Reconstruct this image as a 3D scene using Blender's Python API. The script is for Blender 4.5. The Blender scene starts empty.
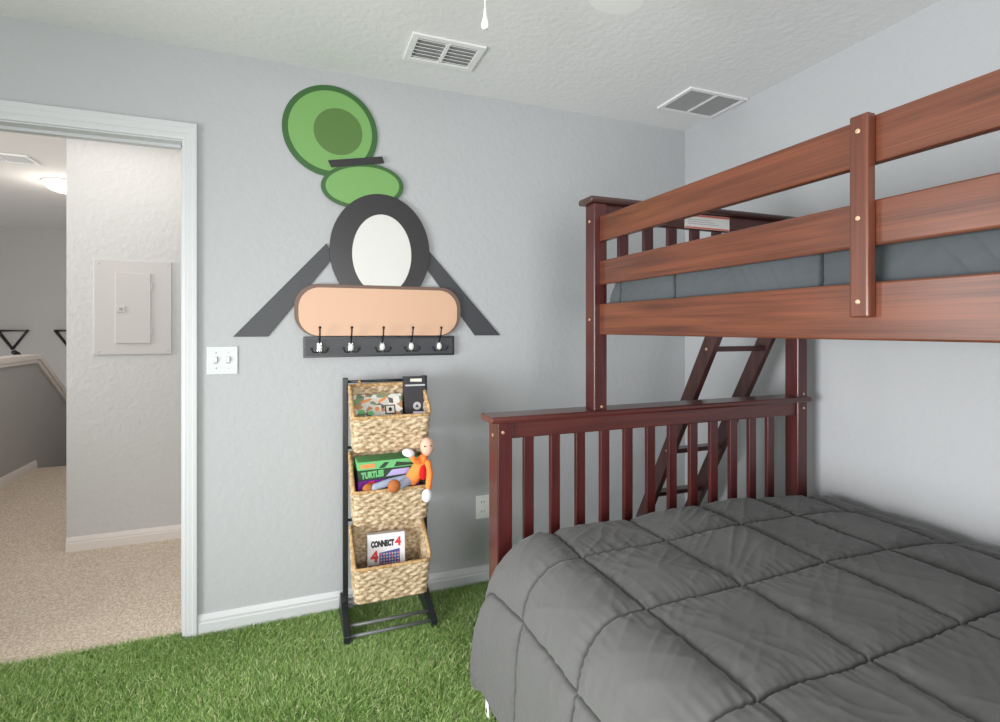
import bpy, bmesh, math, random
import numpy as np
from mathutils import Vector, Matrix, noise
random.seed(7)
S = bpy.context.scene
C = S.collection
PI = math.pi

# ---------------------------------------------------------------- camera, light, exposure
cam_d = bpy.data.cameras.new('camera'); cam = bpy.data.objects.new('camera', cam_d); C.objects.link(cam)
cam.location = (0, 0, 1.28); cam.rotation_euler = (PI/2, 0, -math.radians(21.1))
cam_d.sensor_width = 36; cam_d.lens = 36*521/1000; cam_d.shift_y = -33/1000; cam_d.clip_start = .02
S.camera = cam
S.view_settings.view_transform = 'Standard'; S.view_settings.look = 'None'
S.view_settings.gamma = 1; S.view_settings.use_curve_mapping = False
S.view_settings.exposure = 0.0
W = bpy.data.worlds.new('world'); S.world = W; W.use_nodes = True
W.node_tree.nodes['Background'].inputs[0].default_value = (1, 1, 1, 1)
W.node_tree.nodes['Background'].inputs[1].default_value = .80
def area(name, loc, target, sx, sy, power, col=(1, 1, 1)):
    d = bpy.data.lights.new(name, 'AREA'); d.shape = 'RECTANGLE'; d.size = sx; d.size_y = sy; d.energy = power; d.color = col
    o = bpy.data.objects.new(name, d); C.objects.link(o); o.location = loc
    o.rotation_euler = (Vector(target)-Vector(loc)).to_track_quat('-Z', 'Y').to_euler()
    return o
area('window_daylight', (-.05, -1.9, 1.2), (.7, 2.4, .8), 1.0, 1.3, 60, (1, 1, 1))
side = area('side_fill', (-2.2, .55, .9), (2.1, 1.15, .72), 1.5, 1.1, 53, (.98, .99, 1)); side.data.spread = math.radians(105)  # unseen fill lamp, added to brighten the right wall and lower bunk
area('ceiling_fill', (-.2, -.7, .6), (.1, -.3, 2.44), 1.6, 1.2, 17, (1, .99, .97))  # added up-facing fill behind the camera that lightens the ceiling
area('stair_fill', (-3.4, 3.2, 1.9), (-1.9, 5.6, .9), 1.2, 1.2, 28, (1, .97, .93))  # added fill lamp out of view, lifting the stairwell
area('landing_fill', (-3.7, 2.95, 1.7), (-.8, 3.5, .7), 1.0, 1.2, 42, (1, .975, .95))  # unseen lamp added to graze the hall wall and bring out texture

# ---------------------------------------------------------------- materials
def lin(c):
    return tuple(((v/255)/12.92 if v/255 <= .04045 else ((v/255+.055)/1.055)**2.4) for v in c)+(1,)
def mat(name, rgb, rough=.6, metal=0, spec=.5, emit=0):
    m = bpy.data.materials.new(name); m.use_nodes = True
    b = m.node_tree.nodes['Principled BSDF']
    b.inputs['Base Color'].default_value = lin(rgb); b.inputs['Roughness'].default_value = rough
    b.inputs['Metallic'].default_value = metal; b.inputs['Specular IOR Level'].default_value = spec
    if emit:
        b.inputs['Emission Color'].default_value = lin(rgb); b.inputs['Emission Strength'].default_value = emit
    return m
def nodes(m): return m.node_tree.nodes, m.node_tree.links, m.node_tree.nodes['Principled BSDF']
def coords(m, scale=(1, 1, 1), rot=(0, 0, 0)):
    n, l, b = nodes(m); tc = n.new('ShaderNodeTexCoord'); mp = n.new('ShaderNodeMapping')
    mp.inputs['Scale'].default_value = scale; mp.inputs['Rotation'].default_value = rot
    l.new(tc.outputs['Object'], mp.inputs['Vector']); return mp.outputs['Vector']
def bump_noise(m, scale, strength, dist=.002, detail=3, stretch=(1, 1, 1)):
    n, l, b = nodes(m); v = coords(m, stretch)
    t = n.new('ShaderNodeTexNoise'); t.inputs['Scale'].default_value = scale; t.inputs['Detail'].default_value = detail
    l.new(v, t.inputs['Vector']); bp = n.new('ShaderNodeBump'); bp.inputs['Strength'].default_value = strength; bp.inputs['Distance'].default_value = dist
    l.new(t.outputs['Fac'], bp.inputs['Height'])
    if b.inputs['Normal'].is_linked: l.new(b.inputs['Normal'].links[0].from_socket, bp.inputs['Normal'])
    l.new(bp.outputs['Normal'], b.inputs['Normal']); return t
def color_noise(m, c1, c2, scale, detail=3, stretch=(1, 1, 1), lo=.35, hi=.65):
    n, l, b = nodes(m); v = coords(m, stretch)
    t = n.new('ShaderNodeTexNoise'); t.inputs['Scale'].default_value = scale; t.inputs['Detail'].default_value = detail
    l.new(v, t.inputs['Vector']); r = n.new('ShaderNodeValToRGB')
    r.color_ramp.elements[0].position = lo; r.color_ramp.elements[0].color = lin(c1)
    r.color_ramp.elements[1].position = hi; r.color_ramp.elements[1].color = lin(c2)
    l.new(t.outputs['Fac'], r.inputs['Fac']); l.new(r.outputs['Color'], b.inputs['Base Color']); return r

def plaster(name, rgb, k=1.0):
    m = mat(name, rgb, .75, spec=.25)
    bump_noise(m, 38, .6*k, .004, 3); bump_noise(m, 150, .25*k, .0015, 2)
    return m
M_WALL = plaster('wall_paint', (179, 181, 183))
M_HALL = plaster('hall_paint', (208, 207, 206), 1.4)
M_CEIL = plaster('ceiling_paint', (228, 228, 228), .8)
M_TRIM = mat('trim_paint', (200, 202, 204), .35)
M_TRIMH = mat('hall_trim_paint', (232, 224, 218), .35)
M_METALW = mat('white_enamel', (232, 232, 232), .4)
M_PANEL = mat('panel_enamel', (205, 201, 199), .45)
M_GREYIN = mat('duct_grey', (160, 160, 160), .8)
M_BLACK = mat('black_lacquer', (30, 33, 36), .35)
M_BLACKM = mat('black_metal', (26, 26, 28), .45, .3)
M_CHAR = mat('charcoal_board', (62, 64, 68), .5)
M_CHROME = mat('chrome', (200, 200, 200), .15, 1)
M_PORC = mat('white_porcelain', (240, 240, 238), .2)
M_SCREW = mat('brass_screw', (215, 180, 150), .3, .6)
M_WHITE = mat('white_plastic', (235, 235, 232), .4)

def wood(name, axis, dark=(60, 22, 20), light=(118, 52, 34), rough=.33):
    m = mat(name, light, rough)
    st = [26, 26, 26]; st[axis] = 1.3
    n, l, b = nodes(m)
    v = coords(m, tuple(st))
    t = n.new('ShaderNodeTexNoise'); t.inputs['Scale'].default_value = 1.6; t.inputs['Detail'].default_value = 6; t.inputs['Distortion'].default_value = .6
    l.new(v, t.inputs['Vector'])
    st2 = [150, 150, 150]; st2[axis] = 1.2
    v2 = coords(m, tuple(st2)); t2 = n.new('ShaderNodeTexNoise'); t2.inputs['Scale'].default_value = 2.2; t2.inputs['Detail'].default_value = 3
    l.new(v2, t2.inputs['Vector'])
    mx = n.new('ShaderNodeMath'); mx.operation = 'MULTIPLY_ADD'; mx.inputs[1].default_value = .35
    l.new(t2.outputs['Fac'], mx.inputs[0]); 
    ms = n.new('ShaderNodeMath'); ms.operation = 'MULTIPLY'; ms.inputs[1].default_value = .65
    l.new(t.outputs['Fac'], ms.inputs[0]); l.new(ms.outputs[0], mx.inputs[2])
    r = n.new('ShaderNodeValToRGB'); e = r.color_ramp.elements
    e[0].position = .30; e[0].color = lin(dark); e[1].position = .68; e[1].color = lin(light)
    l.new(mx.outputs[0], r.inputs['Fac']); l.new(r.outputs['Color'], b.inputs['Base Color'])
    b.inputs['Coat Weight'].default_value = .25; b.inputs['Coat Roughness'].default_value = .2
    bp = n.new('ShaderNodeBump'); bp.inputs['Strength'].default_value = .12; bp.inputs['Distance'].default_value = .001
    l.new(mx.outputs[0], bp.inputs['Height']); l.new(bp.outputs['Normal'], b.inputs['Normal'])
    return m
M_WX = wood('cherry_wood_grain_across', 0, (58, 26, 25), (96, 46, 41))
M_WY = wood('cherry_wood_grain_along', 1, (58, 28, 20), (112, 62, 40))
M_WZ = wood('cherry_wood_grain_upright', 2, (48, 17, 18), (84, 31, 30))
M_WD = wood('dark_stained_ladder_wood', 2, (44, 22, 22), (78, 44, 42))

# ---------------------------------------------------------------- object helpers
def place(o, parent):
    if parent:
        root = parent
        while root.parent: root = root.parent
        o.data.transform(Matrix.Translation(-root.location)); o.parent = parent
def obj(name, bm, m, parent=None, bevel=0, smooth=False, seg=2):
    if isinstance(bm, bmesh.types.BMesh):
        me = bpy.data.meshes.new(name); bmesh.ops.recalc_face_normals(bm, faces=bm.faces); bm.to_mesh(me); bm.free()
    else: me = bm
    if m is not None: me.materials.append(m)
    if smooth: me.polygons.foreach_set('use_smooth', [True]*len(me.polygons))
    o = bpy.data.objects.new(name, me); C.objects.link(o); place(o, parent)
    if bevel:
        b = o.modifiers.new('bevel', 'BEVEL'); b.width = bevel; b.segments = seg; b.limit_method = 'ANGLE'; b.angle_limit = .6
    return o
def tag(o, label, cat, group=None, kind=None):
    o['label'] = label; o['category'] = cat
    if group: o['group'] = group
    if kind: o['kind'] = kind
    return o
def thing(name, label, cat, loc, group=None):
    o = bpy.data.objects.new(name, None); C.objects.link(o); o.location = loc; o.empty_display_size = .05
    return tag(o, label, cat, group)
def struct(name, bm, m, parent=None, bevel=0):
    o = obj(name, bm, m, parent, bevel)
    if not parent: o['kind'] = 'structure'
    return o
def box(bm, x0, x1, y0, y1, z0, z1, M=None):
    vs = [bm.verts.new(p) for p in ((x0,y0,z0),(x1,y0,z0),(x1,y1,z0),(x0,y1,z0),(x0,y0,z1),(x1,y0,z1),(x1,y1,z1),(x0,y1,z1))]
    if M is not None:
        for v in vs: v.co = M @ v.co
    for f in ((0,3,2,1),(4,5,6,7),(0,1,5,4),(1,2,6,5),(2,3,7,6),(3,0,4,7)): bm.faces.new([vs[i] for i in f])
    return bm
def B(*a, M=None): return box(bmesh.new(), *a, M=M)
def prism(pts, axis, a0, a1, bm=None):
    bm = bm or bmesh.new()
    def P(p, a):
        if axis == 0: return (a, p[0], p[1])
        if axis == 1: return (p[0], a, p[1])
        return (p[0], p[1], a)
    A = [bm.verts.new(P(p, a0)) for p in pts]; Z = [bm.verts.new(P(p, a1)) for p in pts]
    n = len(pts); bm.faces.new(A); bm.faces.new(Z[::-1])
    for i in range(n): bm.faces.new((A[i], Z[i], Z[(i+1) % n], A[(i+1) % n]))
    return bm
def tube(pts, r, bm=None, n=10, cap=True):
    bm = bm or bmesh.new(); pts = [Vector(p) for p in pts]; R = r if isinstance(r, (list, tuple)) else [r]*len(pts)
    rings = []; ref = None
    for i, p in enumerate(pts):
        t = ((pts[min(i+1, len(pts)-1)]-p).normalized() + (p-pts[max(i-1, 0)]).normalized()).normalized()
        if ref is None:
            ref = t.orthogonal().normalized()
        ref = (ref - t*ref.dot(t)).normalized(); b = t.cross(ref)
        rings.append([bm.verts.new(p + (ref*math.cos(2*PI*k/n)+b*math.sin(2*PI*k/n))*R[i]) for k in range(n)])
    for a, c in zip(rings, rings[1:]):
        for k in range(n): bm.faces.new((a[k], a[(k+1) % n], c[(k+1) % n], c[k]))
    if cap: bm.faces.new(rings[0][::-1]); bm.faces.new(rings[-1])
    return bm
def ball(bm, c, r, seg=16, scale=(1, 1, 1), rot=None):
    M = Matrix.Translation(c) @ (rot.to_4x4() if rot else Matrix()) @ Matrix.Diagonal((scale[0]*r, scale[1]*r, scale[2]*r, 1))
    bmesh.ops.create_uvsphere(bm, u_segments=seg, v_segments=max(8, seg//2+2), radius=1, matrix=M); return bm
def lathe(bm, prof, c, n=24, M=None):
    rings = []
    for r, z in prof:
        rings.append([bm.verts.new((M or Matrix()) @ (Vector((r*math.cos(2*PI*k/n), r*math.sin(2*PI*k/n), z))) + Vector(c)) for k in range(n)])
    for a, b in zip(rings, rings[1:]):
        for k in range(n): bm.faces.new((a[k], a[(k+1) % n], b[(k+1) % n], b[k]))
    bm.faces.new(rings[0][::-1]); bm.faces.new(rings[-1]); return bm
def text(name, s, size, m, M, parent, extrude=.0004, bold=0, width=None):
    cu = bpy.data.curves.new(name, 'FONT'); cu.body = s; cu.size = size; cu.extrude = extrude; cu.offset = bold
    cu.align_x = 'CENTER'; cu.align_y = 'CENTER'; cu.resolution_u = 3
    t = bpy.data.objects.new(name, cu); C.objects.link(t); bpy.context.view_layer.update()
    me = bpy.data.meshes.new_from_object(t); bpy.data.objects.remove(t); bpy.data.curves.remove(cu)
    if width:
        xs = [v.co.x for v in me.vertices]; k = width/(max(xs)-min(xs)); me.transform(Matrix.Diagonal((k, 1, 1, 1)))
    me.name = name; me.transform(M)
    return obj(name, me, m, parent)
def screw(p, axis, parent, r=.006, name='screw', m=None):
    bm = bmesh.new(); M = Matrix.Rotation(-PI/2, 4, 'Y') if axis == 0 else Matrix.Rotation(PI/2, 4, 'X')
    lathe(bm, [(r, -.001), (r, .0012), (r*.7, .002), (r*.35, .002), (r*.3, .0008)], p, 12, M)
    return obj(name, bm, m or M_SCREW, parent)

# ---------------------------------------------------------------- room shell
WY, RX, H = 2.466, 2.117, 2.438
DX0, DX1, DZ = -1.25, -.43, 2.064
bm = bmesh.new(); T = .12
box(bm, DX1, RX+.1, WY, WY+T, 0, H); box(bm, DX0, DX1, WY, WY+T, DZ, H); box(bm, -2.3, DX0, WY, WY+T, 0, H)
struct('wall_back', bm, M_WALL)
struct('wall_right', B(RX, RX+.1, -2.0, WY, 0, H), M_WALL)
struct('ceiling', B(-2.3, RX+.1, -2.0, WY+T, H, H+.08), M_CEIL)
M_SUB = mat('turf_backing', (84, 110, 58), .9)
struct('floor', B(-2.3, RX+.1, -2.0, WY+.03, -.06, 0), M_SUB)
# hall beyond the door
M_CARP = mat('beige_loop_carpet', (205, 184, 160), .95, spec=.1)
def carpet():
    n, l, b = nodes(M_CARP); v = coords(M_CARP)
    vo = n.new('ShaderNodeTexVoronoi'); vo.inputs['Scale'].default_value = 160; l.new(v, vo.inputs['Vector'])
    r = n.new('ShaderNodeValToRGB'); e = r.color_ramp.elements
    e[0].position = .1; e[0].color = lin((244, 232, 216)); e[1].position = .8; e[1].color = lin((210, 194, 176))
    l.new(vo.outputs['Distance'], r.inputs['Fac'])
    t = n.new('ShaderNodeTexNoise'); t.inputs['Scale'].default_value = 90; l.new(v, t.inputs['Vector'])
    r2 = n.new('ShaderNodeValToRGB'); r2.color_ramp.elements[0].color = lin((226, 222, 218)); r2.color_ramp.elements[1].color = (1, 1, 1, 1)
    r2.color_ramp.elements[0].position = .4; r2.color_ramp.elements[1].position = .6
    l.new(t.outputs['Fac'], r2.inputs['Fac'])
    mx = n.new('ShaderNodeMixRGB'); mx.blend_type = 'MULTIPLY'; mx.inputs[0].default_value = 1
    l.new(r.outputs['Color'], mx.inputs[1]); l.new(r2.outputs['Color'], mx.inputs[2]); l.new(mx.outputs[0], b.inputs['Base Color'])
    bp = n.new('ShaderNodeBump'); bp.inputs['Strength'].default_value = .6; bp.inputs['Distance'].default_value = .004; bp.invert = True
    l.new(vo.outputs['Distance'], bp.inputs['Height']); l.new(bp.outputs['Normal'], b.inputs['Normal'])
carpet()
bm = bmesh.new(); box(bm, -2.22, .5, WY+.03, 5.93, -.25, .008); box(bm, -2.22, -1.2, 5.93, 6.2, -.45, -.18); box(bm, -2.22, -1.2, 6.2, 6.47, -.65, -.36); box(bm, -2.22, -1.2, 6.47, 7.6, -.85, -.54)
struct('floor', bm, M_CARP)
bm = bmesh.new(); box(bm, -1.233, .5, 3.65, 3.77, 0, H); box(bm, -1.233, -1.10, 3.77, 7.6, -.9, H)
struct('wall_hall', bm, M_HALL)
struct('wall_hall_end', B(.5, .6, WY+T, 3.77, 0, H), M_HALL)  # unseen hall end, closed off to block outside light
M_FAR = plaster('stairwell_paint', (176, 174, 172), .5)
struct('wall_far', B(-4.6, -1.1, 7.6, 7.7, -.9, H), M_FAR)
struct('wall_stair', prism([(2.586, -.9), (2.586, 1.0), (5.93, 1.0), (7.6, -.17), (7.6, -.9)], 0, -2.34, -2.22), M_FAR)
struct('wall_left', B(-4.6, -4.5, WY, 7.7, -.9, H), M_FAR)
struct('ceiling', B(-4.6, .6, WY+T, 7.7, H, H+.08), mat('hall_ceiling_paint', (214, 212, 209), .8))
# cap rail on the knee wall
struct('trim_1', prism([(2.586, 1.0), (2.586, 1.04), (5.94, 1.04), (7.6, -.125), (7.6, -.165), (5.92, 1.0)], 0, -2.36, -2.19), M_TRIMH)
struct('trim_2', prism([(2.586, .965), (2.586, 1.0), (5.92, 1.0), (7.6, -.165), (7.6, -.2), (5.91, .965)], 0, -2.22, -2.203), M_TRIMH)
def baseboard(name, a0, a1, wall, axis, sgn, h=.092, m=M_TRIM):
    # profile in (distance from wall, z)
    prof = [(0, 0), (.014, 0), (.014, h*.6), (.011, h*.66), (.011, h*.76), (.007, h*.9), (.004, h), (0, h)]
    pts = [(wall+sgn*p, z) for p, z in prof]
    if axis == 'x': return struct(name, prism(pts, 0, a0, a1), m)          # runs along x: pts are (y,z)
    return struct(name, prism(pts, 1, a0, a1), m)
baseboard('baseboard_back', DX1+.040, RX, WY, 'x', -1)
baseboard('baseboard_right', -2.0, WY, RX, 'y', -1)
baseboard('baseboard_back', -2.3, DX0-.040, WY, 'x', -1)
baseboard('baseboard_hall', -1.233, .5, 3.65, 'x', -1, .088, M_TRIMH)
baseboard('baseboard_stair', 2.586, 5.9, -2.22, 'y', 1, .088, M_TRIMH)
# door lining and casing
def casing_profile(w):   # (across, out)
    return [(0, 0), (0, .010), (w*.12, .013), (w*.3, .013), (w*.36, .016), (w*.62, .017), (w*.7, .020), (w*.95, .020), (w, .016), (w, 0)]
cw = .052; hw = .070      # side and head casing widths
fr = bmesh.new()
IN = .018
# jamb linings
box(fr, DX1-IN, DX1, WY, WY+T, 0, DZ); box(fr, DX0, DX0+IN, WY, WY+T, 0, DZ); box(fr, DX0+IN, DX1-IN, WY, WY+T, DZ-IN, DZ)
box(fr, DX1-IN-.012, DX1-IN, WY+.05, WY+.085, 0, DZ-IN); box(fr, DX0+IN, DX0+IN+.012, WY+.05, WY+.085, 0, DZ-IN); box(fr, DX0+IN, DX1-IN, WY+.05, WY+.085, DZ-IN-.012, DZ-IN)
struct('trim_3', fr, M_TRIM)
for s, base, z1 in ((1, DX1-.012, 0), (-1, DX0+.012, 0)):
    pr = casing_profile(cw); bm = bmesh.new(); topz = DZ-.012
    lo = [bm.verts.new((base+s*a, WY-o, 0)) for a, o in pr]; hi = [bm.verts.new((base+s*a, WY-o, topz+a*hw/cw)) for a, o in pr]
    bm.faces.new(lo); bm.faces.new(hi)
    for i in range(len(pr)): bm.faces.new((lo[i], hi[i], hi[(i+1) % len(pr)], lo[(i+1) % len(pr)]))
    struct('trim_4' if s > 0 else 'trim_5', bm, M_TRIM)
bm = bmesh.new(); pr = casing_profile(cw)
L_ = [bm.verts.new((DX0+.012-a, WY-o, DZ-.012+a*hw/cw)) for a, o in pr]; R_ = [bm.verts.new((DX1-.012+a, WY-o, DZ-.012+a*hw/cw)) for a, o in pr]
bm.faces.new(L_); bm.faces.new(R_)
for i in range(len(pr)): bm.faces.new((L_[i], R_[i], R_[(i+1) % len(pr)], L_[(i+1) % len(pr)]))
struct('trim_6', bm, M_TRIM)

# ---------------------------------------------------------------- artificial turf (uncountable blades)
def turf():
    rng = np.random.default_rng(3)
    def scatter(x0, x1, y0, y1, dens):
        n = int((x1-x0)*(y1-y0)*dens); return rng.uniform(x0, x1, n), rng.uniform(y0, y1, n)
    parts = [scatter(-1.75, 1.1, 1.15, WY-.012, 100000), scatter(1.1, RX-.02, 1.7, WY-.02, 16000), scatter(-1.25, -.448, WY-.012, WY+.035, 100000)]
    x = np.concatenate([p[0] for p in parts]); y = np.concatenate([p[1] for p in parts])
    keep = ~((x > .75) & (y < 1.6)); x = x[keep]; y = y[keep]
    n = len(x)
    a = rng.uniform(0, 2*PI, n); h = rng.uniform(.014, .030, n); w = rng.uniform(.0007, .0013, n)
    # blades lean in patches
    fx = np.sin(x*5+y*3)*.5+np.sin(x*11-y*7)*.4; fy = np.cos(y*6-x*4)*.5+np.sin(y*13+x*5)*.3
    lx = (fx*.35+rng.normal(0, .55, n))*h; ly = (fy*.35+rng.normal(0, .55, n))*h
    near = (y+ly > WY-.016) & (x > -.44); ly = np.where(near, -abs(ly), ly)
    y = np.where((y > WY-.016) & (x > -.45), WY-.018, y)
    dx = np.cos(a)*w; dy = np.sin(a)*w
    co = np.empty((n, 5, 3), np.float32)
    co[:, 0] = np.stack([x-dx, y-dy, np.zeros(n)], 1); co[:, 1] = np.stack([x+dx, y+dy, np.zeros(n)], 1)
    mx, my, mz = x+lx*.35, y+ly*.35, h*.6
    co[:, 2] = np.stack([mx+dx*.8, my+dy*.8, mz], 1); co[:, 3] = np.stack([mx-dx*.8, my-dy*.8, mz], 1)
    co[:, 4] = np.stack([x+lx, y+ly, h*.97], 1)
    me = bpy.data.meshes.new('artificial_turf'); me.vertices.add(n*5); me.vertices.foreach_set('co', co.ravel())
    base = (np.arange(n)*5)[:, None]
    loops = (base+np.array([0, 1, 2, 3, 3, 2, 4])).ravel(); me.loops.add(n*7); me.loops.foreach_set('vertex_index', loops.astype(np.int32))
    st = ((np.arange(n)*7)[:, None]+np.array([0, 4])).ravel(); me.polygons.add(n*2); me.polygons.foreach_set('loop_start', st.astype(np.int32))
    me.update(calc_edges=True)
    m = mat('turf_blades', (70, 120, 50), .5, spec=.35); nn, l, b = nodes(m)
    g = nn.new('ShaderNodeNewGeometry'); r = nn.new('ShaderNodeValToRGB'); e = r.color_ramp.elements
    e[0].position = 0; e[0].color = lin((100, 138, 64)); e[1].position = 1; e[1].color = lin((236, 240, 188))
    k = e.new(.35); k.color = lin((130, 166, 84)); k = e.new(.8); k.color = lin((162, 192, 114))
    l.new(g.outputs['Random Per Island'], r.inputs['Fac']); l.new(r.outputs['Color'], b.inputs['Base Color'])
    o = obj('artificial_turf', me, m)
    tag(o, 'green artificial turf covering the bedroom floor', 'artificial grass', kind='stuff')
turf()

# ---------------------------------------------------------------- ceiling fan (blade tip and pull chain reach into view)
hub = Vector((.36, .98, 0))
fan = thing('ceiling_fan', 'white ceiling fan with rounded blades and a hanging pull chain', 'ceiling fan', (hub.x, hub.y, H))
bm = bmesh.new(); lathe(bm, [(.07, H-.05), (.075, H-.004), (.075, H)], (hub.x, hub.y, 0)); obj('canopy', bm, M_METALW, fan, smooth=False)
obj('downrod', tube([(hub.x, hub.y, H-.05), (hub.x, hub.y, 2.29)], .012), M_METALW, fan)
bm = bmesh.new(); lathe(bm, [(.03, 2.10), (.06, 2.115), (.065, 2.15), (.10, 2.17), (.115, 2.2), (.115, 2.26), (.07, 2.295), (.02, 2.3)], (hub.x, hub.y, 0), 32)
obj('motor_housing', bm, M_METALW, fan, smooth=True)
tip = Vector((.895, 1.28, 0)); ang0 = math.atan2(tip.y-hub.y, tip.x-hub.x); R_tip = (tip-hub).length
for k in range(3):
    a = ang0+k*PI*2/3; M = Matrix.Translation((hub.x, hub.y, 2.2)) @ Matrix.Rotation(a, 4, 'Z') @ Matrix.Rotation(math.radians(9), 4, 'X')
    pts = [(.17, -.05), (.17, .05)] + [(R_tip-.075+.075*math.sin(t), .075*math.cos(t)) for t in [PI*i/14 for i in range(15)]]
    bm = prism(pts, 2, -.003, .003); bm.transform(M); bl = obj('blade', bm, M_METALW, fan)
    bm = prism([(.09, -.02), (.09, .02), (.22, .035), (.22, -.035)], 2, .003, .008); bm.transform(M); obj('blade_bracket', bm, M_METALW, bl)
cp = (.385, 1.09)
ch = obj('pull_chain', tube([(.372, 1.04, 2.12), (.385, 1.085, 2.11), (cp[0], cp[1], 2.05), (cp[0], cp[1], 1.985)], .0011, n=6), M_WHITE, fan)
bm = bmesh.new(); lathe(bm, [(.0015, 1.99), (.003, 1.985), (.0035, 1.972), (.0075, 1.958), (.0085, 1.95), (.0065, 1.944), (.002, 1.943)], (cp[0], cp[1], 0), 20)
obj('pull_knob', bm, M_PORC, ch, smooth=True)

# ---------------------------------------------------------------- ceiling vents
def vent(name, label, x0, x1, y0, y1, louvre=True, group=None, rim=.028):
    t = thing(name, label, 'vent', ((x0+x1)/2, (y0+y1)/2, H))
    z0 = H-.010
    bm = bmesh.new(); cx = (x0+x1)/2; mid = .008
    for a in ((x0, x1, y0, y0+rim), (x0, x1, y1-rim, y1), (x0, x0+rim, y0+rim, y1-rim), (x1-rim, x1, y0+rim, y1-rim), (cx-mid, cx+mid, y0+rim, y1-rim)):
        box(bm, *a, z0, H-.0005)
    obj('vent_frame', bm, M_METALW, t, bevel=.002)
    obj('duct_back', B(x0+rim, x1-rim, y0+rim, y1-rim, H-.0018, H-.0005), M_GREYIN, t)
    for a, b in ((x0+rim, cx-mid), (cx+mid, x1-rim)):
        bm = bmesh.new(); n = 6 if louvre else 22; d = (y1-y0-2*rim)/n
        for i in range(n):
            yy = y0+rim+d*(i+.5)
            if louvre: pr = [(yy-d*.42, H-.010), (yy-d*.40, H-.012), (yy+d*.22, H-.003), (yy+d*.20, H-.0018)]
            else: pr = [(yy-d*.3, H-.0085), (yy-d*.25, H-.0095), (yy+d*.15, H-.003), (yy+d*.1, H-.002)]
            prism(pr, 0, a, b, bm)
        obj('louvre', bm, M_METALW if louvre else mat('grey_grille', (196, 196, 196), .6), t)
    return t
vent('ceiling_vent', 'white ceiling air vent with wide louvres near the middle of the bedroom ceiling', .415, .721, 2.016, 2.232)
vent('ceiling_vent', 'return air grille with two dark grey panels in the ceiling corner by the right wall', 1.75, 2.110, 1.996, 2.252, False, rim=.022)
vent('ceiling_vent', 'ceiling vent in the hallway seen through the top left of the doorway', -2.05, -1.70, 4.40, 4.60, False, rim=.02)
# hallway flush light
lt = thing('hallway_ceiling_light', 'glowing white flush ceiling light in the hallway', 'ceiling light', (-1.73, 5.12, H))
bm = bmesh.new(); lathe(bm, [(.14, H-.022), (.15, H-.018), (.15, H-.001)], (-1.73, 5.12, 0), 36); obj('light_base', bm, M_METALW, lt)
bm = bmesh.new(); lathe(bm, [(.02, H-.082), (.06, H-.078), (.10, H-.064), (.13, H-.042), (.14, H-.022)], (-1.73, 5.12, 0), 36)
obj('light_bowl', bm, mat('lit_glass', (255, 250, 240), .3, emit=3), lt, smooth=True)
pl = bpy.data.lights.new('hallway_ceiling_light_glow', 'POINT'); pl.energy = 7; pl.color = (1, .93, .84); pl.shadow_soft_size = .12
o = bpy.data.objects.new('hallway_ceiling_light_glow', pl); C.objects.link(o); o.location = (-1.73, 5.12, 2.24)
area('hall_fill', (-.9, 3.12, 2.41), (-.9, 3.121, 0), .8, .8, 6, (1, .96, .92))  # soft fill added under the hall ceiling, no fixture of its own

# ---------------------------------------------------------------- electrical panel on hall wall
ep = thing('electrical_panel', 'painted breaker box cover with a small hinged door on the hallway wall', 'electrical panel', (-.91, 3.65, 1.4))
obj('cover_plate', B(-1.104, -.716, 3.641, 3.6495, 1.124, 1.677), M_PANEL, ep, bevel=.003)
pd = obj('panel_door', B(-.998, -.822, 3.634, 3.641, 1.19, 1.603), M_PANEL, ep, bevel=.002)
la = obj('latch', B(-.996, -.948, 3.629, 3.634, 1.372, 1.408), M_PANEL, pd, bevel=.002)
obj('latch_button', B(-.976, -.962, 3.626, 3.629, 1.384, 1.398), M_GREYIN, pd)
for x in (-1.08, -.738):
    for z in (1.145, 1.655): screw((x, 3.641, z), 1, ep, .006, m=M_PANEL)
for z in (1.26, 1.53): obj('hinge', tube([(-.818, 3.638, z-.02), (-.818, 3.638, z+.02)], .004), M_PANEL, ep)

# triangular wire shelves brackets on the far stairwell wall
def tri(cx, w, h, zt, label):
    t = thing('triangular_wall_rack', label, 'wall rack', (cx, 7.6, zt))
    for y in (7.555, 7.595):
        obj('frame', tube([(cx-w/2, y, zt), (cx+w/2, y, zt), (cx, y, zt-h), (cx-w/2, y, zt)], .011, n=6), M_BLACKM, t)
    for p in ((cx-w/2, zt), (cx+w/2, zt), (cx, zt-h)):
        obj('crossbar', tube([(p[0], 7.555, p[1]), (p[0], 7.595, p[1])], .011, n=6), M_BLACKM, t)
tri(-3.06, .27, .21, 1.25, 'black triangular wall rack on the stairwell wall, the one fully in view')
tri(-2.53, .27, .21, 1.25, 'black triangular wall rack on the stairwell wall, half hidden by the hallway corner')
hr = thing('stair_handrail', 'black rounded end of a stair handrail behind the white knee wall cap', 'handrail', (-2.40, 5.9, 1.0))
obj('rail', tube([(-2.41, 6.0, 1.055), (-2.41, 6.06, 1.045), (-2.41, 6.35, .80), (-2.41, 7.2, .21)], .018, n=12), M_BLACKM, hr, smooth=True)
bm = bmesh.new(); ball(bm, (-2.41, 6.0, 1.058), .022); obj('end_cap', bm, M_BLACKM, hr, smooth=True)
for y, z in ((6.3, .80), (7.1, .24)): obj('bracket', tube([(-2.345, y, z-.09), (-2.41, y, z-.05), (-2.41, y, z-.01)], .008, n=6), M_BLACKM, hr)

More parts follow.
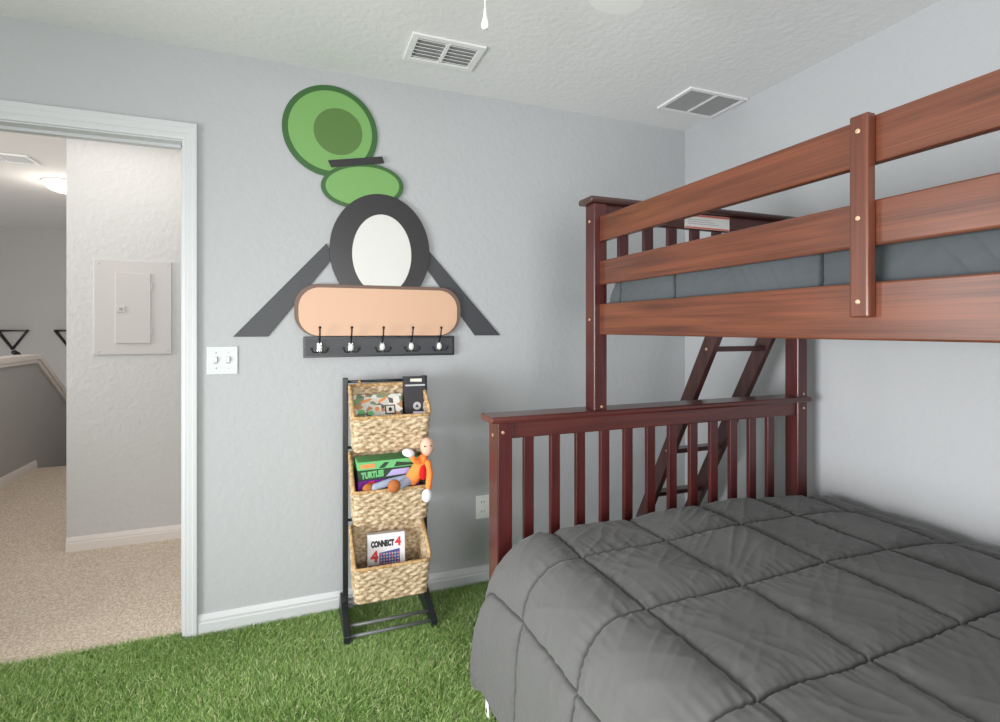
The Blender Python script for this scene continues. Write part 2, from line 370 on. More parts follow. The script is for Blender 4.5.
# ---------------------------------------------------------------- switch plate, outlet
sw = thing('light_switch', 'white double light switch plate beside the door casing', 'light switch', (-.3, WY, 1.14))
obj('plate', B(-.358, -.242, WY-.006, WY-.0002, 1.085, 1.203), mat('switch_plate', (205, 208, 210), .35), sw, bevel=.0025)
for x in (-.324, -.277):
    bm = B(x-.005, x+.005, WY-.016, WY-.006, 1.138, 1.158); obj('toggle', bm, M_WHITE, sw, bevel=.001)
    obj('toggle_slot', B(x-.008, x+.008, WY-.0065, WY-.0058, 1.130, 1.160), mat('slot_grey', (165, 167, 170), .5), sw)
    for z in (1.112, 1.176): screw((x, WY-.006, z), 1, sw, .003, m=M_CHROME)
ou = thing('wall_outlet', 'white duplex wall outlet low on the wall beside the bunk bed post', 'outlet', (.86, WY, .385))
obj('plate', B(.822, .892, WY-.006, WY-.0002, .328, .443), M_WHITE, ou, bevel=.0025)
for z in (.362, .409):
    rc = obj('receptacle', B(.840, .874, WY-.0085, WY-.006, z-.017, z+.017), M_WHITE, ou, bevel=.004)
    for x in (.850, .863): obj('slot', B(x-.0012, x+.0012, WY-.0089, WY-.0085, z-.003, z+.008), M_BLACK, rc)
obj('strike_plate', B(DX1-IN-.0015, DX1-IN-.0002, WY+.018, WY+.045, .89, .95), M_CHROME)
tag(bpy.data.objects['strike_plate'], 'small metal strike plate on the door jamb', 'strike plate')

# ---------------------------------------------------------------- wall cut-out decoration (plain rounded shapes)
def ell(cx, cz, a, b, rot=0, n=56):
    r = math.radians(rot)
    return [(cx+a*math.cos(t)*math.cos(r)-b*math.sin(t)*math.sin(r), cz+a*math.cos(t)*math.sin(r)+b*math.sin(t)*math.cos(r)) for t in [2*PI*i/n for i in range(n)]]
def rrect(x0, x1, z0, z1, r, n=8):
    o = []
    for cx, cz, a0 in ((x1-r, z1-r, 0), (x0+r, z1-r, 90), (x0+r, z0+r, 180), (x1-r, z0+r, 270)):
        o += [(cx+r*math.cos(math.radians(a0+90*i/n)), cz+r*math.sin(math.radians(a0+90*i/n))) for i in range(n+1)]
    return o
M_GD = mat('dark_green_paint', (54, 96, 48), .4); M_GL = mat('light_green_paint', (116, 164, 92), .4); M_GM = mat('olive_green_paint', (84, 118, 58), .4)
M_TAN = mat('tan_paint', (212, 172, 144), .45); M_BRN = mat('brown_edge_paint', (112, 88, 76), .5); M_OFF = mat('off_white_paint', (214, 214, 210), .4)
M_BP = mat('black_paint', (44, 42, 44), .35)
art = thing('wall_art', 'large cut-out wall decoration of green, black, white and tan rounded boards above the hook rack', 'wall art', (.34, WY, 1.8))
def board(name, pts, d0, d1, m, parent=art): return obj(name, prism(pts, 1, WY-d1, WY-d0), m, parent, bevel=.0015)
for nm, s in (('side_bar', -1), ('side_bar', 1)):
    cx = .345
    board(nm, [(cx+s*.20, 1.60), (cx+s*.23, 1.66), (cx+s*.605, 1.243), (cx+s*.47, 1.243)], .0005, .008, M_CHAR)
b1 = board('green_disc', ell(.135, 2.165, .205, .205), .0005, .010, M_GD); board('green_disc_inlay', ell(.135, 2.165, .18, .18), .010, .012, M_GL, b1)
board('green_disc_core', ell(.165, 2.165, .105, .105), .012, .0135, M_GM, b1)
b2 = board('green_oval', ell(.275, 1.93, .185, .105, 6), .0105, .016, M_GD); board('green_oval_inlay', ell(.275, 1.93, .165, .088, 6), .016, .018, M_GL, b2)
board('black_band', [(.135, 2.00), (.12, 2.03), (.36, 2.075), (.37, 2.045)], .014, .019, M_BP)
b3 = board('black_oval', ell(.355, 1.635, .228, .265), .011, .020, M_BP); board('white_oval', ell(.36, 1.62, .135, .185), .020, .022, M_OFF, b3)
b4 = board('tan_board', rrect(-.02, .735, 1.243, 1.475, .10), .0205, .028, M_BRN); board('tan_board_inlay', rrect(-.002, .717, 1.245, 1.46, .09), .028, .030, M_TAN, b4)

# hook rack
hk = thing('coat_rack', 'charcoal wooden hook rack with five double hooks mounted under the wall decoration', 'coat rack', (.36, WY, 1.19))
obj('back_board', B(.017, .705, WY-.022, WY-.0005, 1.149, 1.241), M_BLACK, hk, bevel=.002)
obj('front_panel', B(.026, .696, WY-.0245, WY-.0215, 1.158, 1.232), M_CHAR, hk, bevel=.001)
for x in (.085, .219, .358, .492, .626):
    y = WY-.0245; z = 1.193
    h = obj('coat_hook', prism([(x-.010, z-.020), (x+.010, z-.020), (x+.012, z), (x+.009, z+.022), (x-.009, z+.022), (x-.012, z)], 1, y-.005, y), M_CHROME, hk, bevel=.002)
    bm = bmesh.new(); ball(bm, (x, y-.014, z), .0115, 16, (1, .8, 1.5)); obj('porcelain_knob', bm, M_PORC, h, smooth=True)
    bm = tube([(x, y-.006, z+.018), (x, y-.02, z+.030), (x, y-.04, z+.052), (x, y-.052, z+.085)], .0034, n=8)
    ball(bm, (x, y-.053, z+.089), .0062, 12); obj('upper_prong', bm, M_BLACKM, h, smooth=True)
    for s in (-1, 1):
        bm = tube([(x, y-.01, z-.012), (x+s*.012, y-.02, z-.022), (x+s*.026, y-.034, z-.020), (x+s*.034, y-.042, z-.006)], .0028, n=8)
        ball(bm, (x+s*.034, y-.042, z-.004), .005, 12); obj('lower_prong', bm, M_BLACKM, h, smooth=True)

# ---------------------------------------------------------------- basket stand
st = thing('basket_stand', 'black upright three-tier stand holding wicker baskets against the wall', 'basket stand', (.37, 2.3, 0))
for x in (.178, .527):
    obj('post', B(x, x+.022, 2.352, 2.376, .02, 1.062), M_BLACK, st, bevel=.002)
    xo = x-.010 if x < .3 else x-.004
    obj('foot', prism([(2.445, 0), (2.445, .032), (2.385, .12), (2.350, .12), (2.33, .10), (2.185, .050), (2.158, .046), (2.158, 0), (2.185, 0), (2.2, .018), (2.40, .018), (2.41, 0)], 0, xo, xo+.026), M_BLACK, st, bevel=.002)
for (y, z, r) in ((2.364, 1.045, .006), (2.372, 1.028, .004), (2.364, .757, .006), (2.364, .440, .006), (2.355, .098, .006), (2.335, .083, .006), (2.228, .050, .0065), (2.178, .034, .0065)):
    obj('crossbar', tube([(.19, y, z), (.54, y, z)], r), M_BLACK if z > .1 else mat('black_with_sheen', (104, 104, 106), .35), st, smooth=True)  # low bars: metallic sheen put into a lighter base colour

M_WEAVE = mat('seagrass', (190, 165, 128), .85, spec=.2)
color_noise(M_WEAVE, (150, 124, 90), (216, 196, 166), 55, 4, (1, 1, 1.6), .36, .62)
bump_noise(M_WEAVE, 420, .5, .001, 2, (1, 1, 2))
M_RIM = mat('seagrass_rim', (196, 160, 112), .8, spec=.2)
color_noise(M_RIM, (160, 120, 76), (214, 182, 134), 70, 3)
bump_noise(M_RIM, 300, .5, .001, 2)
def basket(x0, x1, y0, y1, zb, zf, zk, label):
    t = thing('wicker_basket', label, 'basket', ((x0+x1)/2, (y0+y1)/2, zb), 'wicker baskets on the stand')
    rc = .028; cor = []
    for cx, cy, a0 in ((x1-rc, y1-rc, 0), (x0+rc, y1-rc, 90), (x0+rc, y0+rc, 180), (x1-rc, y0+rc, 270)):
        for i in range(9):
            a = math.radians(a0+90*i/8); cor.append((cx+rc*math.cos(a), cy+rc*math.sin(a), math.cos(a), math.sin(a)))
    cor.append(cor[0]); d = [0]
    for a, b in zip(cor, cor[1:]): d.append(d[-1]+math.hypot(b[0]-a[0], b[1]-a[1]))
    L = d[-1]; NC = int(L/.026); N = NC*8
    def per(u):
        s = (u % 1)*L; i = max(0, min(len(cor)-2, int(np.searchsorted(d, s, 'right'))-1)); k = (s-d[i])/max(1e-9, d[i+1]-d[i])
        a, b = cor[i], cor[i+1]; return [a[j]+(b[j]-a[j])*k for j in range(4)]
    cx, cy = (x0+x1)/2, (y0+y1)/2
    def rimz(y): 
        k = max(0, min(1, (y-y0-.012)/(y1-y0-.04))); return zf+(zk-zf)*k**.7
    bm = bmesh.new(); rows = max(6, int(round((zf-zb)/.0145))); NR = rows*5; V = []
    for j in range(NR+1):
        v = j/NR; row = []
        for i in range(N):
            u = i/N; px, py, nx, ny = per(u); z = zb+(rimz(py)-zb)*v
            tap = .93+.07*v; rr = min(NR-1, j)//5
            w = math.sin(PI*((u*NC+(rr % 2)) % 2))*.0032*math.sin(PI*((j % 5)+.5)/5) + .0018*math.sin(PI*((j % 5)+.5)/5)
            w += noise.noise(Vector((px*40, py*40, z*40)))*.0010
            row.append(bm.verts.new((cx+(px-cx)*tap+nx*w, y1-(y1-py)*(.90+.10*v)+ny*w, z)))
        V.append(row)
    for j in range(NR):
        for i in range(N): bm.faces.new((V[j][i], V[j][(i+1) % N], V[j+1][(i+1) % N], V[j+1][i]))
    bm.faces.new(V[0][::-1])
    o = obj('woven_body', bm, M_WEAVE, t, smooth=True)
    so = o.modifiers.new('thick', 'SOLIDIFY'); so.thickness = .007; so.offset = -1
    pts = []
    for i in range(121):
        px, py, nx, ny = per(i/120); z = rimz(py); pts.append((px-nx*.003, py-ny*.003, z+.001))
    bm = tube(pts, .0075, n=8, cap=False)
    for v in bm.verts:
        v.co += v.co.normalized()*.0012*math.sin(v.co.x*500+v.co.y*500+v.co.z*300)
    obj('rim', bm, M_RIM, t, smooth=True)
    for x in (x0+.05, x1-.05):
        bm = tube([(x, y1-.005, zk-.02), (x, y1+.012, zk+.008), (x, 2.364, zk+.019), (x, 2.378, zk+.006), (x, 2.368, zk-.02)], .006, n=8); obj('hanging_loop', bm, M_RIM, t, smooth=True)
    return t
BX0, BX1, BY0, BY1 = .199, .545, 2.135, 2.335
BX1 = .517
basket(BX0, BX1, BY0, BY1, .778, .918, 1.030, 'top wicker basket on the black stand, holding a black box and a picture-covered game box')
basket(BX0, BX1, BY0, BY1, .482, .620, .742, 'middle wicker basket on the black stand, with a soft doll leaning over its rim')
basket(BX0+.003, BX1, BY0, BY1, .168, .312, .425, 'bottom wicker basket on the black stand, holding a white CONNECT 4 game box')

# ---------------------------------------------------------------- basket contents
FR = Matrix.Rotation(PI/2, 4, 'X')       # text facing -y
def face_box(name, label, cat, cx, cy, zb, w, d, h, tilt, yaw, m, group=None):
    t = thing(name, label, cat, (cx, cy, zb), group)
    M = Matrix.Translation((cx, cy, zb)) @ Matrix.Rotation(math.radians(yaw), 4, 'Z') @ Matrix.Rotation(math.radians(tilt), 4, 'X')
    o = obj('carton', B(-w/2, w/2, -d/2, d/2, 0, h, M=M), m, t, bevel=.001)
    return t, M
def decal(name, pts, M, yf, m, parent, th=.0008):
    bm = prism(pts, 1, yf-th, yf); bm.transform(M); return obj(name, bm, m, parent)
M_RED = mat('print_red', (214, 48, 52), .5); M_BLU = mat('print_blue', (72, 84, 148), .5); M_PUR = mat('print_purple', (122, 30, 150), .45)
M_PK = mat('print_pink', (236, 130, 130), .5); M_LAV = mat('print_lavender', (186, 172, 222), .5); M_GRN = mat('print_green', (110, 190, 122), .5)
M_ORG = mat('print_orange', (232, 148, 84), .5); M_DKG = mat('print_dark_green', (42, 66, 44), .5); M_INK = mat('print_ink', (34, 30, 36), .5)
M_GRY = mat('print_grey', (180, 182, 184), .5); M_VIO = mat('print_violet', (96, 52, 120), .5)
# CONNECT 4 box
t, M = face_box('game_box', 'white game box printed CONNECT 4 standing in the bottom basket', 'game box', .350, 2.262, .178, .158, .040, .218, -7, -3, mat('white_carton', (236, 234, 236), .4))
yf = -.0205
text('lettering', 'CONNECT', .033, M_INK, M @ Matrix.Translation((-.016, yf, .176)) @ FR, t, bold=.0026, width=.098)
text('red_numeral', '4', .048, M_RED, M @ Matrix.Translation((.050, yf, .178)) @ FR, t, bold=.0022)
text('red_numeral', '4', .058, M_RED, M @ Matrix.Translation((-.050, yf, .125)) @ FR, t, bold=.003)
bd = decal('printed_grid', [(-.030, .085), (-.030, .140), (.056, .150), (.056, .085)], M, yf+.0004, M_BLU, t)
decal('printed_band', [(-.072, .03), (-.072, .092), (.056, .092), (.056, .03)], M, yf+.0003, M_VIO, t)
bm = bmesh.new(); bm2 = bmesh.new()
for i in range(7):
    for j in range(4):
        b_ = bm if (i+j) % 3 else bm2
        prism(ell(-.022+i*.0118, .096+j*.0125, .0042, .0042, n=12), 1, yf-.0011, yf-.0002, b_)
bm.transform(M); bm2.transform(M); obj('printed_white_discs', bm, M_GRY, bd); obj('printed_pink_discs', bm2, M_PK, bd)
# stack of three spines in the middle basket
def spine(label, z0, h, x0, x1, yfr, m, rz):
    cx = (x0+x1)/2
    return face_box('game_box', label, 'game box', cx, (yfr+2.315)/2, z0, x1-x0, 2.315-yfr, h, 0, rz, m, None)
face_box('game_box', 'plain dark game box at the bottom of the middle basket, under the others', 'game box', .355, 2.252, .490, .27, .12, .115, 0, 2, M_INK)
t, M = spine('purple spined game box with red and lavender printing, under the TURTLES box', .6065, .046, .222, .480, 2.195, M_PUR, 2.5)
yf = -.0605
for (x, z, a, b, m_) in ((-.075, .026, .020, .017, M_RED), (-.052, .014, .014, .010, M_ORG), (-.028, .030, .016, .012, M_RED), (-.040, .024, .010, .014, M_INK), (-.012, .012, .018, .010, M_INK)):
    decal('printed_shape', ell(x, z, a, b, 12, 14), M, yf, m_, t, .0006+abs(x)*.004)
decal('printed_shape', [(-.002, .012), (.004, .030), (.075, .042), (.072, .020)], M, yf, M_LAV, t)
t, M = spine('dark game box printed TURTLES in green letters, middle of the stack in the basket', .6535, .040, .222, .480, 2.197, M_DKG, 2.5)
text('lettering', 'TURTLES', .034, M_GRN, M @ Matrix.Translation((-.070, yf+.002, .021)) @ Matrix.Rotation(math.radians(-3), 4, 'Y') @ FR, t, bold=.0022, width=.092, extrude=.0008)
decal('printed_shape', [(-.015, .008), (.01, .034), (.085, .036), (.085, .012)], M, yf+.002, M_LAV, t)
t, M = spine('green and orange spined game box on top of the stack in the middle basket', .6945, .034, .222, .478, 2.200, M_GRN, 2.5)
decal('printed_shape', [(-.118, .008), (-.118, .024), (-.060, .026), (-.060, .008)], M, -.0578, M_ORG, t)
decal('printed_shape', [(-.045, .004), (-.02, .026), (.0, .026), (-.02, .004)], M, -.0578, M_DKG, t)
decal('printed_shape', [(.02, .004), (.03, .024), (.10, .014), (.10, .006)], M, -.0578, M_DKG, t)
# top basket: picture box and black box
m = mat('collage_print', (200, 196, 186), .5); nn, l, b = nodes(m); v = coords(m)
vo = nn.new('ShaderNodeTexVoronoi'); vo.inputs['Scale'].default_value = 42; l.new(v, vo.inputs['Vector'])
r = nn.new('ShaderNodeValToRGB'); r.color_ramp.interpolation = 'CONSTANT'; e = r.color_ramp.elements
e[0].color = lin((214, 210, 202)); e[1].position = .3; e[1].color = lin((128, 146, 112))
for p, c in ((.4, (232, 228, 220)), (.55, (96, 92, 84)), (.62, (204, 200, 196)), (.75, (188, 132, 92)), (.82, (222, 220, 214)), (.93, (104, 126, 96))):
    k = e.new(p); k.color = lin(c)
sp = nn.new('ShaderNodeSeparateColor'); l.new(vo.outputs['Color'], sp.inputs[0]); l.new(sp.outputs[0], r.inputs['Fac']); l.new(r.outputs['Color'], b.inputs['Base Color'])
t, M = face_box('game_box', 'game box covered in small printed pictures lying tilted in the top basket', 'game box', .312, 2.172, .792, .205, .03, .235, -35, -2, m)
M_CREAM = mat('print_cream', (220, 214, 200), .5)
yf = -.0152
for (x, z, s, m_) in ((.050, .160, .022, M_INK), (.050, .160, .017, M_CREAM), (-.005, .165, .018, M_CREAM)):
    decal('printed_square', [(x-s, z-s), (x-s, z+s), (x+s, z+s), (x+s, z-s)], M, yf, m_, t, .0006+(.0006 if m_ is M_CREAM else 0))
decal('printed_disc', ell(.050, .160, .007, .009), M, yf-.0013, M_INK, t); decal('printed_disc', ell(-.005, .165, .009, .010), M, yf-.0013, M_ORG, t)
for (x, z, a, r_) in ((-.05, .205, .026, 20), (.02, .208, .024, 35)): decal('printed_streak', ell(x, z, a, .006, r_), M, yf, M_ORG, t)
for (x, z, a) in ((-.03, .148, .016), (-.07, .155, .014)): decal('printed_streak', ell(x, z, a, .010, 10), M, yf, M_GRN, t)
t, M = face_box('black_box', 'black box with a white round emblem standing upright in the top basket', 'box', .472, 2.262, .787, .090, .05, .281, -4, -2, M_INK)
decal('emblem', ell(.008, .153, .017, .017), M, -.0255, M_GRY, t); decal('emblem_triangle', [(0, .147), (.016, .147), (.008, .162)], M, -.0264, M_INK, t)
decal('silver_band', [(-.042, .239), (-.042, .246), (.044, .246), (.044, .239)], M, -.0255, M_GRY, t)
decal('label_print', [(-.02, .259), (-.02, .271), (.03, .271), (.03, .257)], M, -.0255, M_CREAM, t)
face_box('paper_booklet', 'pale lilac booklet tucked beside the black box in the top basket', 'booklet', .482, 2.180, .788, .065, .012, .140, -22, -12, mat('lilac_paper', (196, 186, 204), .6))

# plain soft doll
M_OC = mat('orange_cloth', (250, 140, 70), .85, spec=.15); M_RC = mat('red_cloth', (196, 34, 34), .85, spec=.15)
M_TC = mat('tan_cloth', (222, 182, 160), .85, spec=.15); M_WC = mat('white_cloth', (236, 234, 238), .85, spec=.15)
M_BC = mat('pale_blue_cloth', (160, 172, 196), .85, spec=.15); M_BRC = mat('brown_cloth', (172, 104, 58), .85, spec=.15)
dl = thing('soft_doll', 'plain soft doll in orange shirt and pale blue trousers slumped over the middle basket rim', 'doll', (.45, 2.15, .63))
def blob(name, pts, rad, m, parent=dl, n=14):
    P_ = []; R2 = []
    pts = [Vector(p) for p in pts]
    for i in range(len(pts)-1):
        for k in range(6):
            f = k/6; P_.append(pts[i].lerp(pts[i+1], f)); R2.append(rad[i]+(rad[i+1]-rad[i])*f)
    P_.append(pts[-1]); R2.append(rad[-1])
    bm = tube(P_, R2, n=n); ball(bm, P_[0], rad[0]*.99, 14); ball(bm, P_[-1], rad[-1]*.99, 14)
    return obj(name, bm, m, parent, smooth=True)
blob('body', [(.476, 2.118, .742), (.462, 2.128, .70), (.440, 2.148, .658)], [.020, .031, .030], M_OC)
bm = bmesh.new(); ball(bm, (.474, 2.103, .690), .022, 16, (.8, .7, 1.5)); obj('vest_panel', bm, M_RC, dl, smooth=True)
bm = bmesh.new(); ball(bm, (.492, 2.108, .792), .034, 20, (.85, .85, 1.12)); hd = obj('head', bm, M_TC, dl, smooth=True)
for s in (-.013, .013):
    bm = bmesh.new(); ball(bm, (.488+s, 2.079, .800), .003, 10); obj('eye', bm, M_INK, hd, smooth=True)
blob('arm', [(.462, 2.110, .730), (.438, 2.100, .742), (.428, 2.096, .756)], [.013, .011, .011], M_OC)
bm = bmesh.new(); ball(bm, (.412, 2.092, .776), .021, 16, (1.25, .7, .8), Matrix.Rotation(math.radians(20), 3, 'Y')); obj('hand', bm, M_WC, dl, smooth=True)
blob('arm', [(.494, 2.105, .725), (.500, 2.095, .68), (.492, 2.085, .632)], [.014, .014, .012], M_OC)
bm = bmesh.new(); ball(bm, (.484, 2.078, .600), .021, 16, (1, .7, 1.3)); obj('hand', bm, M_WC, dl, smooth=True)
blob('leg', [(.435, 2.150, .655), (.405, 2.128, .648), (.380, 2.112, .642)], [.020, .018, .016], M_BC)
blob('leg', [(.430, 2.170, .652), (.350, 2.165, .645), (.275, 2.155, .632)], [.018, .016, .014], M_BC)
bm = bmesh.new(); ball(bm, (.356, 2.100, .646), .027, 18, (.95, .7, 1)); obj('shoe', bm, M_BRC, dl, smooth=True)
bm = bmesh.new(); ball(bm, (.262, 2.155, .632), .022, 18, (1.1, .7, .9)); obj('shoe', bm, M_BRC, dl, smooth=True)

# ---------------------------------------------------------------- bunk bed
bed = thing('bunk_bed', 'cherry-stained wooden twin over full bunk bed against the right wall', 'bunk bed', (1.3, .6, 0))
EY = 1.60; NEAR = -.46
def part(name, bm, m, parent=bed, bevel=.004): return obj(name, bm, m, parent, bevel=bevel)
def bedend(y0, y1, sgn):
    # y0 face towards the camera side of the far end; near end is mirrored behind the camera
    part('post', B(.609, .662, y0, y1+.02, 0, .970), M_WZ); 
    part('post', B(1.968, 2.022, y0, y1, 0, 1.725), M_WZ)
    part('post', B(.974, 1.028, y0, y1-.005, .985, 1.725), M_WZ)
    part('end_board', B(.662, 1.968, y0+.012, y0+.036, .910, .968), M_WX)
    part('bottom_board', B(.662, 1.968, y0+.012, y0+.036, .20, .30), M_WX)
    for i in range(12):
        x = .711+i*.1002
        part('slat', B(x, x+.036, y0+.014, y0+.032, .30, .912), M_WZ, bevel=.002)
    part('cap', prism([(y0-.012, .975), (y0-.008, .966), (y1+.03, .966), (y1+.036, .975), (y1+.036, .983), (y1+.03, .988), (y0-.008, .988), (y0-.012, .983)], 0, .584, 2.034), M_WX)
    e = part('upper_end_board', B(1.028, 1.968, y0+.016, y0+.038, 1.662, 1.727), M_WX)
    part('upper_end_rail', B(1.028, 1.968, y0+.016, y0+.038, 1.27, 1.37), M_WX)
    for i in range(8):
        x = 1.092+i*.110
        part('upper_slat', B(x, x+.040, y0+.018, y0+.036, 1.37, 1.664), M_WZ, bevel=.002)
    part('upper_cap', prism([(y0-.012, 1.734), (y0-.008, 1.725), (y1+.012, 1.725), (y1+.018, 1.734), (y1+.018, 1.741), (y1+.012, 1.747), (y0-.008, 1.747), (y0-.012, 1.741)], 0, .957, 2.05), wood('dark_cap_wood', 0, (50, 34, 32), (84, 58, 54)))
    return e
e = bedend(EY, EY+.065, 1)
bedend(NEAR-.065, NEAR, -1)
# warning label on upper end board
wl_ = obj('warning_label', B(1.385, 1.607, EY+.0145, EY+.0158, 1.666, 1.722), M_WHITE, e)
M_LR = mat('label_red', (226, 120, 110), .5)
obj('label_stripe', B(1.387, 1.605, EY+.0138, EY+.0146, 1.667, 1.673), M_LR, wl_); obj('label_stripe', B(1.387, 1.605, EY+.0138, EY+.0146, 1.713, 1.721), M_LR, wl_)
for k in range(3): obj('label_line', B(1.40, 1.55-.02*k, EY+.0138, EY+.0146, 1.684+.008*k, 1.686+.008*k), M_GRY, wl_)
# long rails
YA, YB = NEAR, EY+.004
for x, nm in ((.998, 'near'), (1.975, 'wall')):
    part('guard_rail', B(x, x+.024, YA, YB, 1.588, 1.677), M_WY)
    part('guard_rail', B(x, x+.024, YA, YB, 1.434, 1.519), M_WY)
    part('side_rail', B(x, x+.024, YA, YB, 1.257, 1.366), M_WY)
    for y in ((.650, -.10) if nm == 'near' else (.65,)):
        xx = x-.0225 if nm == 'near' else x+.0243
        sp_ = part('guard_upright', B(xx, xx+.022, y, y+.035, 1.300, 1.679), M_WZ if nm != 'near' else wood('cherry_upright', 2, (66, 32, 24), (110, 60, 40)), bevel=.003)
        if nm == 'near':
            for z in (1.648, 1.485, 1.329): screw((xx-.0005, y+.018, z), 0, sp_, .0045)
part('lower_side_rail', B(.625, .649, YA, EY+.004, .22, .36), M_WY); part('lower_side_rail', B(1.985, 2.009, YA, EY+.004, .22, .36), M_WY)
for i in range(11):
    y = NEAR+.08+i*.185
    part('bed_slat', B(1.022, 1.975, y, y+.07, 1.275, 1.293), M_WX, bevel=0); part('lower_bed_slat', B(.649, 1.985, y, y+.07, .27, .29), M_WX, bevel=0)
for p in ((.9735, EY+.03, 1.662), (.9735, EY+.03, 1.31)): screw(p, 0, bed, .005)
screw((1.005, EY-.0003, 1.0), 1, bed, .005); screw((.628, EY-.0003, .935), 1, bed, .0055); screw((.6086, EY+.045, .92), 0, bed, .0055)
screw((2.0, EY-.0003, 1.0), 1, bed, .005); screw((2.0, EY-.0003, .94), 1, bed, .005)

# ladder leaning at the far end of the bunk
ld = thing('bunk_ladder', 'dark wooden ladder leaning against the far end of the bunk bed by the wall', 'ladder', (1.83, 2.3, 0))
def ly(z): return 1.692+(1.24-z)*.525
for x in (1.622, 1.925):
    w_ = .078
    obj('side_rail', prism([(ly(1.46), 1.46), (ly(1.46)+w_, 1.46), (ly(0)+w_, 0), (ly(0), 0)], 0, x, x+.028), M_WD, ld, bevel=.003)
    if x < 1.8:
        for z in (1.19, .93, .70, .46): screw((x-.0005, ly(z)+w_*.5, z), 0, ld, .006)
for z in (1.43, 1.19, .93, .70, .46, .22):
    y = ly(z)+.008; obj('rung', B(1.650, 1.925, y, y+.055, z-.011, z+.011), M_WD, ld, bevel=.004)

# ---------------------------------------------------------------- mattresses and comforters
M_MATT = mat('mattress_ticking', (225, 225, 222), .8)
def mattress(name, label, b):
    t = thing(name, label, 'mattress', ((b[0]+b[1])/2, (b[2]+b[3])/2, b[4]))
    obj('mattress_body', B(*b), M_MATT, t, bevel=.035, seg=4)
    pts = rrect(b[0], b[1], b[2], b[3], .035, 5)
    for z in (b[4]+.03, b[5]-.03): obj('piping', tube([(x, y, z) for x, y in pts]+[(pts[0][0], pts[0][1], z)], .004, n=6, cap=False), M_WC, t)
mattress('mattress', 'full mattress hidden under the grey comforter on the lower bunk', (.675, 1.97, -.42, 1.55, .292, .560))
mattress('mattress', 'twin mattress hidden under the dark comforter on the upper bunk', (1.05, 1.955, -.42, 1.55, 1.294, 1.42))

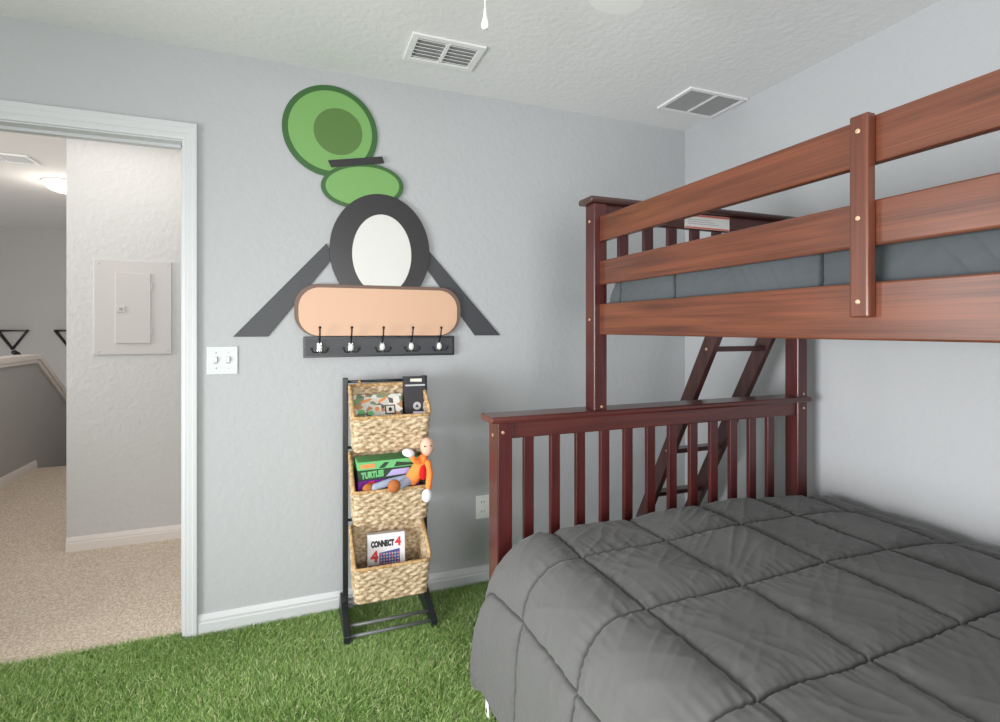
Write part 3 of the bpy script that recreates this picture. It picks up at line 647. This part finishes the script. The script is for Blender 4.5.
def cloth_mat(name, rgb):
    m = mat(name, rgb, .8, spec=.2); m.node_tree.nodes['Principled BSDF'].inputs['Sheen Weight'].default_value = .15
    bump_noise(m, 700, .25, .0008, 2); return m
def comforter(name, label, prof, seam_x, side_seam, seam_y, y0, y1, mcol, step=.005, puff=.015, enddrop=.34, bulge=.045, xback=None, wr=1.0, seed=0, foldk=1.0):
    """prof: (x,z) from hem to wall side. seam_x: x positions on the top, side_seam: (x,z) points on the side"""
    # smooth the profile with Catmull-Rom
    P_ = [Vector((a, 0, b)) for a, b in prof]; fine = []
    for i in range(len(P_)-1):
        p0 = P_[max(0, i-1)]; p1 = P_[i]; p2 = P_[i+1]; p3 = P_[min(len(P_)-1, i+2)]
        for k in range(24):
            t = k/24; fine.append(.5*((2*p1)+(p2-p0)*t+(2*p0-5*p1+4*p2-p3)*t*t+(3*p1-p0-3*p2+p3)*t**3))
    fine.append(P_[-1]); d = [0]
    for a, b in zip(fine, fine[1:]): d.append(d[-1]+(b-a).length)
    d = np.array(d); fx = np.array([p.x for p in fine]); fz = np.array([p.z for p in fine])
    L = d[-1]; ss = None
    hemz = prof[0][1]; zmax = max(p[1] for p in prof)
    top = [i for i in range(len(fine)) if fz[i] > zmax-.09]
    seams = []
    for x in seam_x:
        i = min(top, key=lambda i: abs(fx[i]-x)); seams.append(d[i])
    for (x, z) in side_seam:
        i = min(range(len(fine)//2), key=lambda i: abs(fx[i]-x)+abs(fz[i]-z)); seams.append(d[i])
    seams += [0.0, L]
    def refine(lo, hi, marks):
        v = set(np.round(np.linspace(lo, hi, int((hi-lo)/step)+1), 5))
        v = {q for q in v if min(abs(q-m_) for m_ in marks) > .0075 or q in (lo, hi)}
        for m_ in marks:
            for o_ in (0, .0015, .003, .005, .0075):
                for q in (m_-o_, m_+o_):
                    if lo < q < hi: v.add(round(float(q), 5))
        return np.array(sorted(v | {lo, hi}))
    ss = refine(0.0, float(L), seams); YS = refine(y0, y1, seam_y); ns = len(ss)-1; nv = len(YS)-1
    X_ = np.interp(ss, d, fx); Z_ = np.interp(ss, d, fz)
    tx = np.gradient(X_, ss); tz = np.gradient(Z_, ss); ln = np.hypot(tx, tz); NX = -tz/ln; NZ = tx/ln
    bm = bmesh.new(); V = []
    for j, y in enumerate(YS):
        row = []
        # rounded foot end
        q = max(0, (y-(y1-.085))/.085); drop = 1-math.sqrt(max(0, 1-min(1, q)**2.2))
        for i, s in enumerate(ss):
            wob = .004*noise.noise(Vector((s*9, y*9, 3.1+seed)))
            dsx = min(abs(s-q_) for q_ in seams); dsy = min(abs(y-q_) for q_ in seam_y)
            g = (1-math.exp(-dsx/.022))*(1-math.exp(-dsy/.022)); dm = min(dsx, dsy)
            topw = min(1, max(0, (Z_[i]-hemz)/(zmax-hemz)))
            mask = .5+.9*noise.noise(Vector((s*3.1, y*3.1, 40+seed))); mask = max(0, min(1, mask))
            big = noise.noise(Vector((s*4+seed, y*4, 1)))*.010
            # fine creases: across the seams near them, diagonal in the middle of each square
            c1 = (1-abs(noise.noise(Vector((s*42, y*4, 5+seed)))))**4*math.exp(-dsy/.05)
            c2 = (1-abs(noise.noise(Vector((s*4, y*42, 9+seed)))))**4*math.exp(-dsx/.05)
            p_, q2 = s*.82+y*.57, s*.57-y*.82
            c3 = (1-abs(noise.noise(Vector((p_*3.5, q2*24, 12+seed)))*1.6))**5*mask
            c4 = (1-abs(noise.noise(Vector((p_*16, q2*5, 15+seed)))*1.6))**5*(1-mask)
            side = 1-topw
            fold = side*foldk*(noise.noise(Vector((0, y*8+s*.8, 20+seed)))*.016+abs(noise.noise(Vector((0, y*20, 30+seed))))*.006)
            seamv = -.013*max(math.exp(-(dsx/.0032)**2), math.exp(-(dsy/.0032)**2))
            h = puff*g + seamv + wr*(big*min(1, dm/.04) + .0045*(c1+c2)*min(1, dm/.006) + (.0048*c3+.004*c4)*min(1, dm/.03)) + fold
            x = X_[i]+NX[i]*h; z = Z_[i]+NZ[i]*h
            if bulge and X_[i] < prof[0][0]+.35:
                bl_ = math.exp(-((y-y1)/.16)**2)*math.sin(PI*min(1, max(0, (Z_[i]-hemz)/(zmax-hemz)))**.8)
                x -= bulge*bl_
            z -= enddrop*drop*topw**1.0*(1 if drop < 1 else 1)
            if z < hemz+.0 and topw > .02: z = hemz+.0
            if xback is not None: x = min(x, xback)
            row.append(bm.verts.new((x+wob*(1 if Z_[i] > zmax-.09 else 0), y+(1.6*wob+.008*math.sin(s*5))*min(1, (y1-y)/.1), z)))
        V.append(row)
    for j in range(nv):
        for i in range(ns): bm.faces.new((V[j][i], V[j][i+1], V[j+1][i+1], V[j+1][i]))
    t = thing(name, label, 'comforter', (sum(p[0] for p in prof)/len(prof), .5, hemz))
    o = obj('quilted_cover', bm, mcol, t, smooth=True)
    so = o.modifiers.new('thick', 'SOLIDIFY'); so.thickness = .008; so.offset = -1
    # stitched thread lines lying in the seams
    return t
lower = comforter('comforter', 'grey box-quilted comforter spread over the lower bunk and hanging down its side',
    [(.562, .105), (.566, .19), (.575, .33), (.590, .455), (.613, .535), (.668, .592), (.77, .610), (1.06, .616), (1.37, .622), (1.64, .612), (1.91, .592), (2.02, .570), (2.085, .50), (2.095, .35)],
    [.77, 1.06, 1.37, 1.64, 1.91], [(.590, .457)], [1.33, 1.03, .71, .41, .10, -.20, -.5], -.50, 1.588, cloth_mat('grey_comforter_cloth', (88, 88, 87)), xback=RX-.012)
bm = B(.552, .556, 1.535, 1.560, .058, .135, M=None); bm.transform(Matrix.Translation((0, 0, 0)))
ct = obj('care_tag', bm, M_WHITE, lower, bevel=.0015); obj('tag_print', B(.5512, .552, 1.543, 1.553, .066, .080), M_INK, ct)
upper = comforter('comforter', 'dark grey-green comforter tucked behind the guard rails of the upper bunk',
    [(1.036, 1.30), (1.034, 1.34), (1.034, 1.39), (1.040, 1.44), (1.060, 1.475), (1.12, 1.492), (1.3, 1.50), (1.6, 1.50), (1.9, 1.49), (1.955, 1.46), (1.962, 1.34)],
    [1.15, 1.45, 1.75], [], [1.52, 1.24, .78, .32, -.14], -.44, 1.592, cloth_mat('dark_comforter_cloth', (68, 73, 76)), puff=.008, foldk=.3, enddrop=.16, bulge=0, wr=1.1, seed=4, xback=1.968)
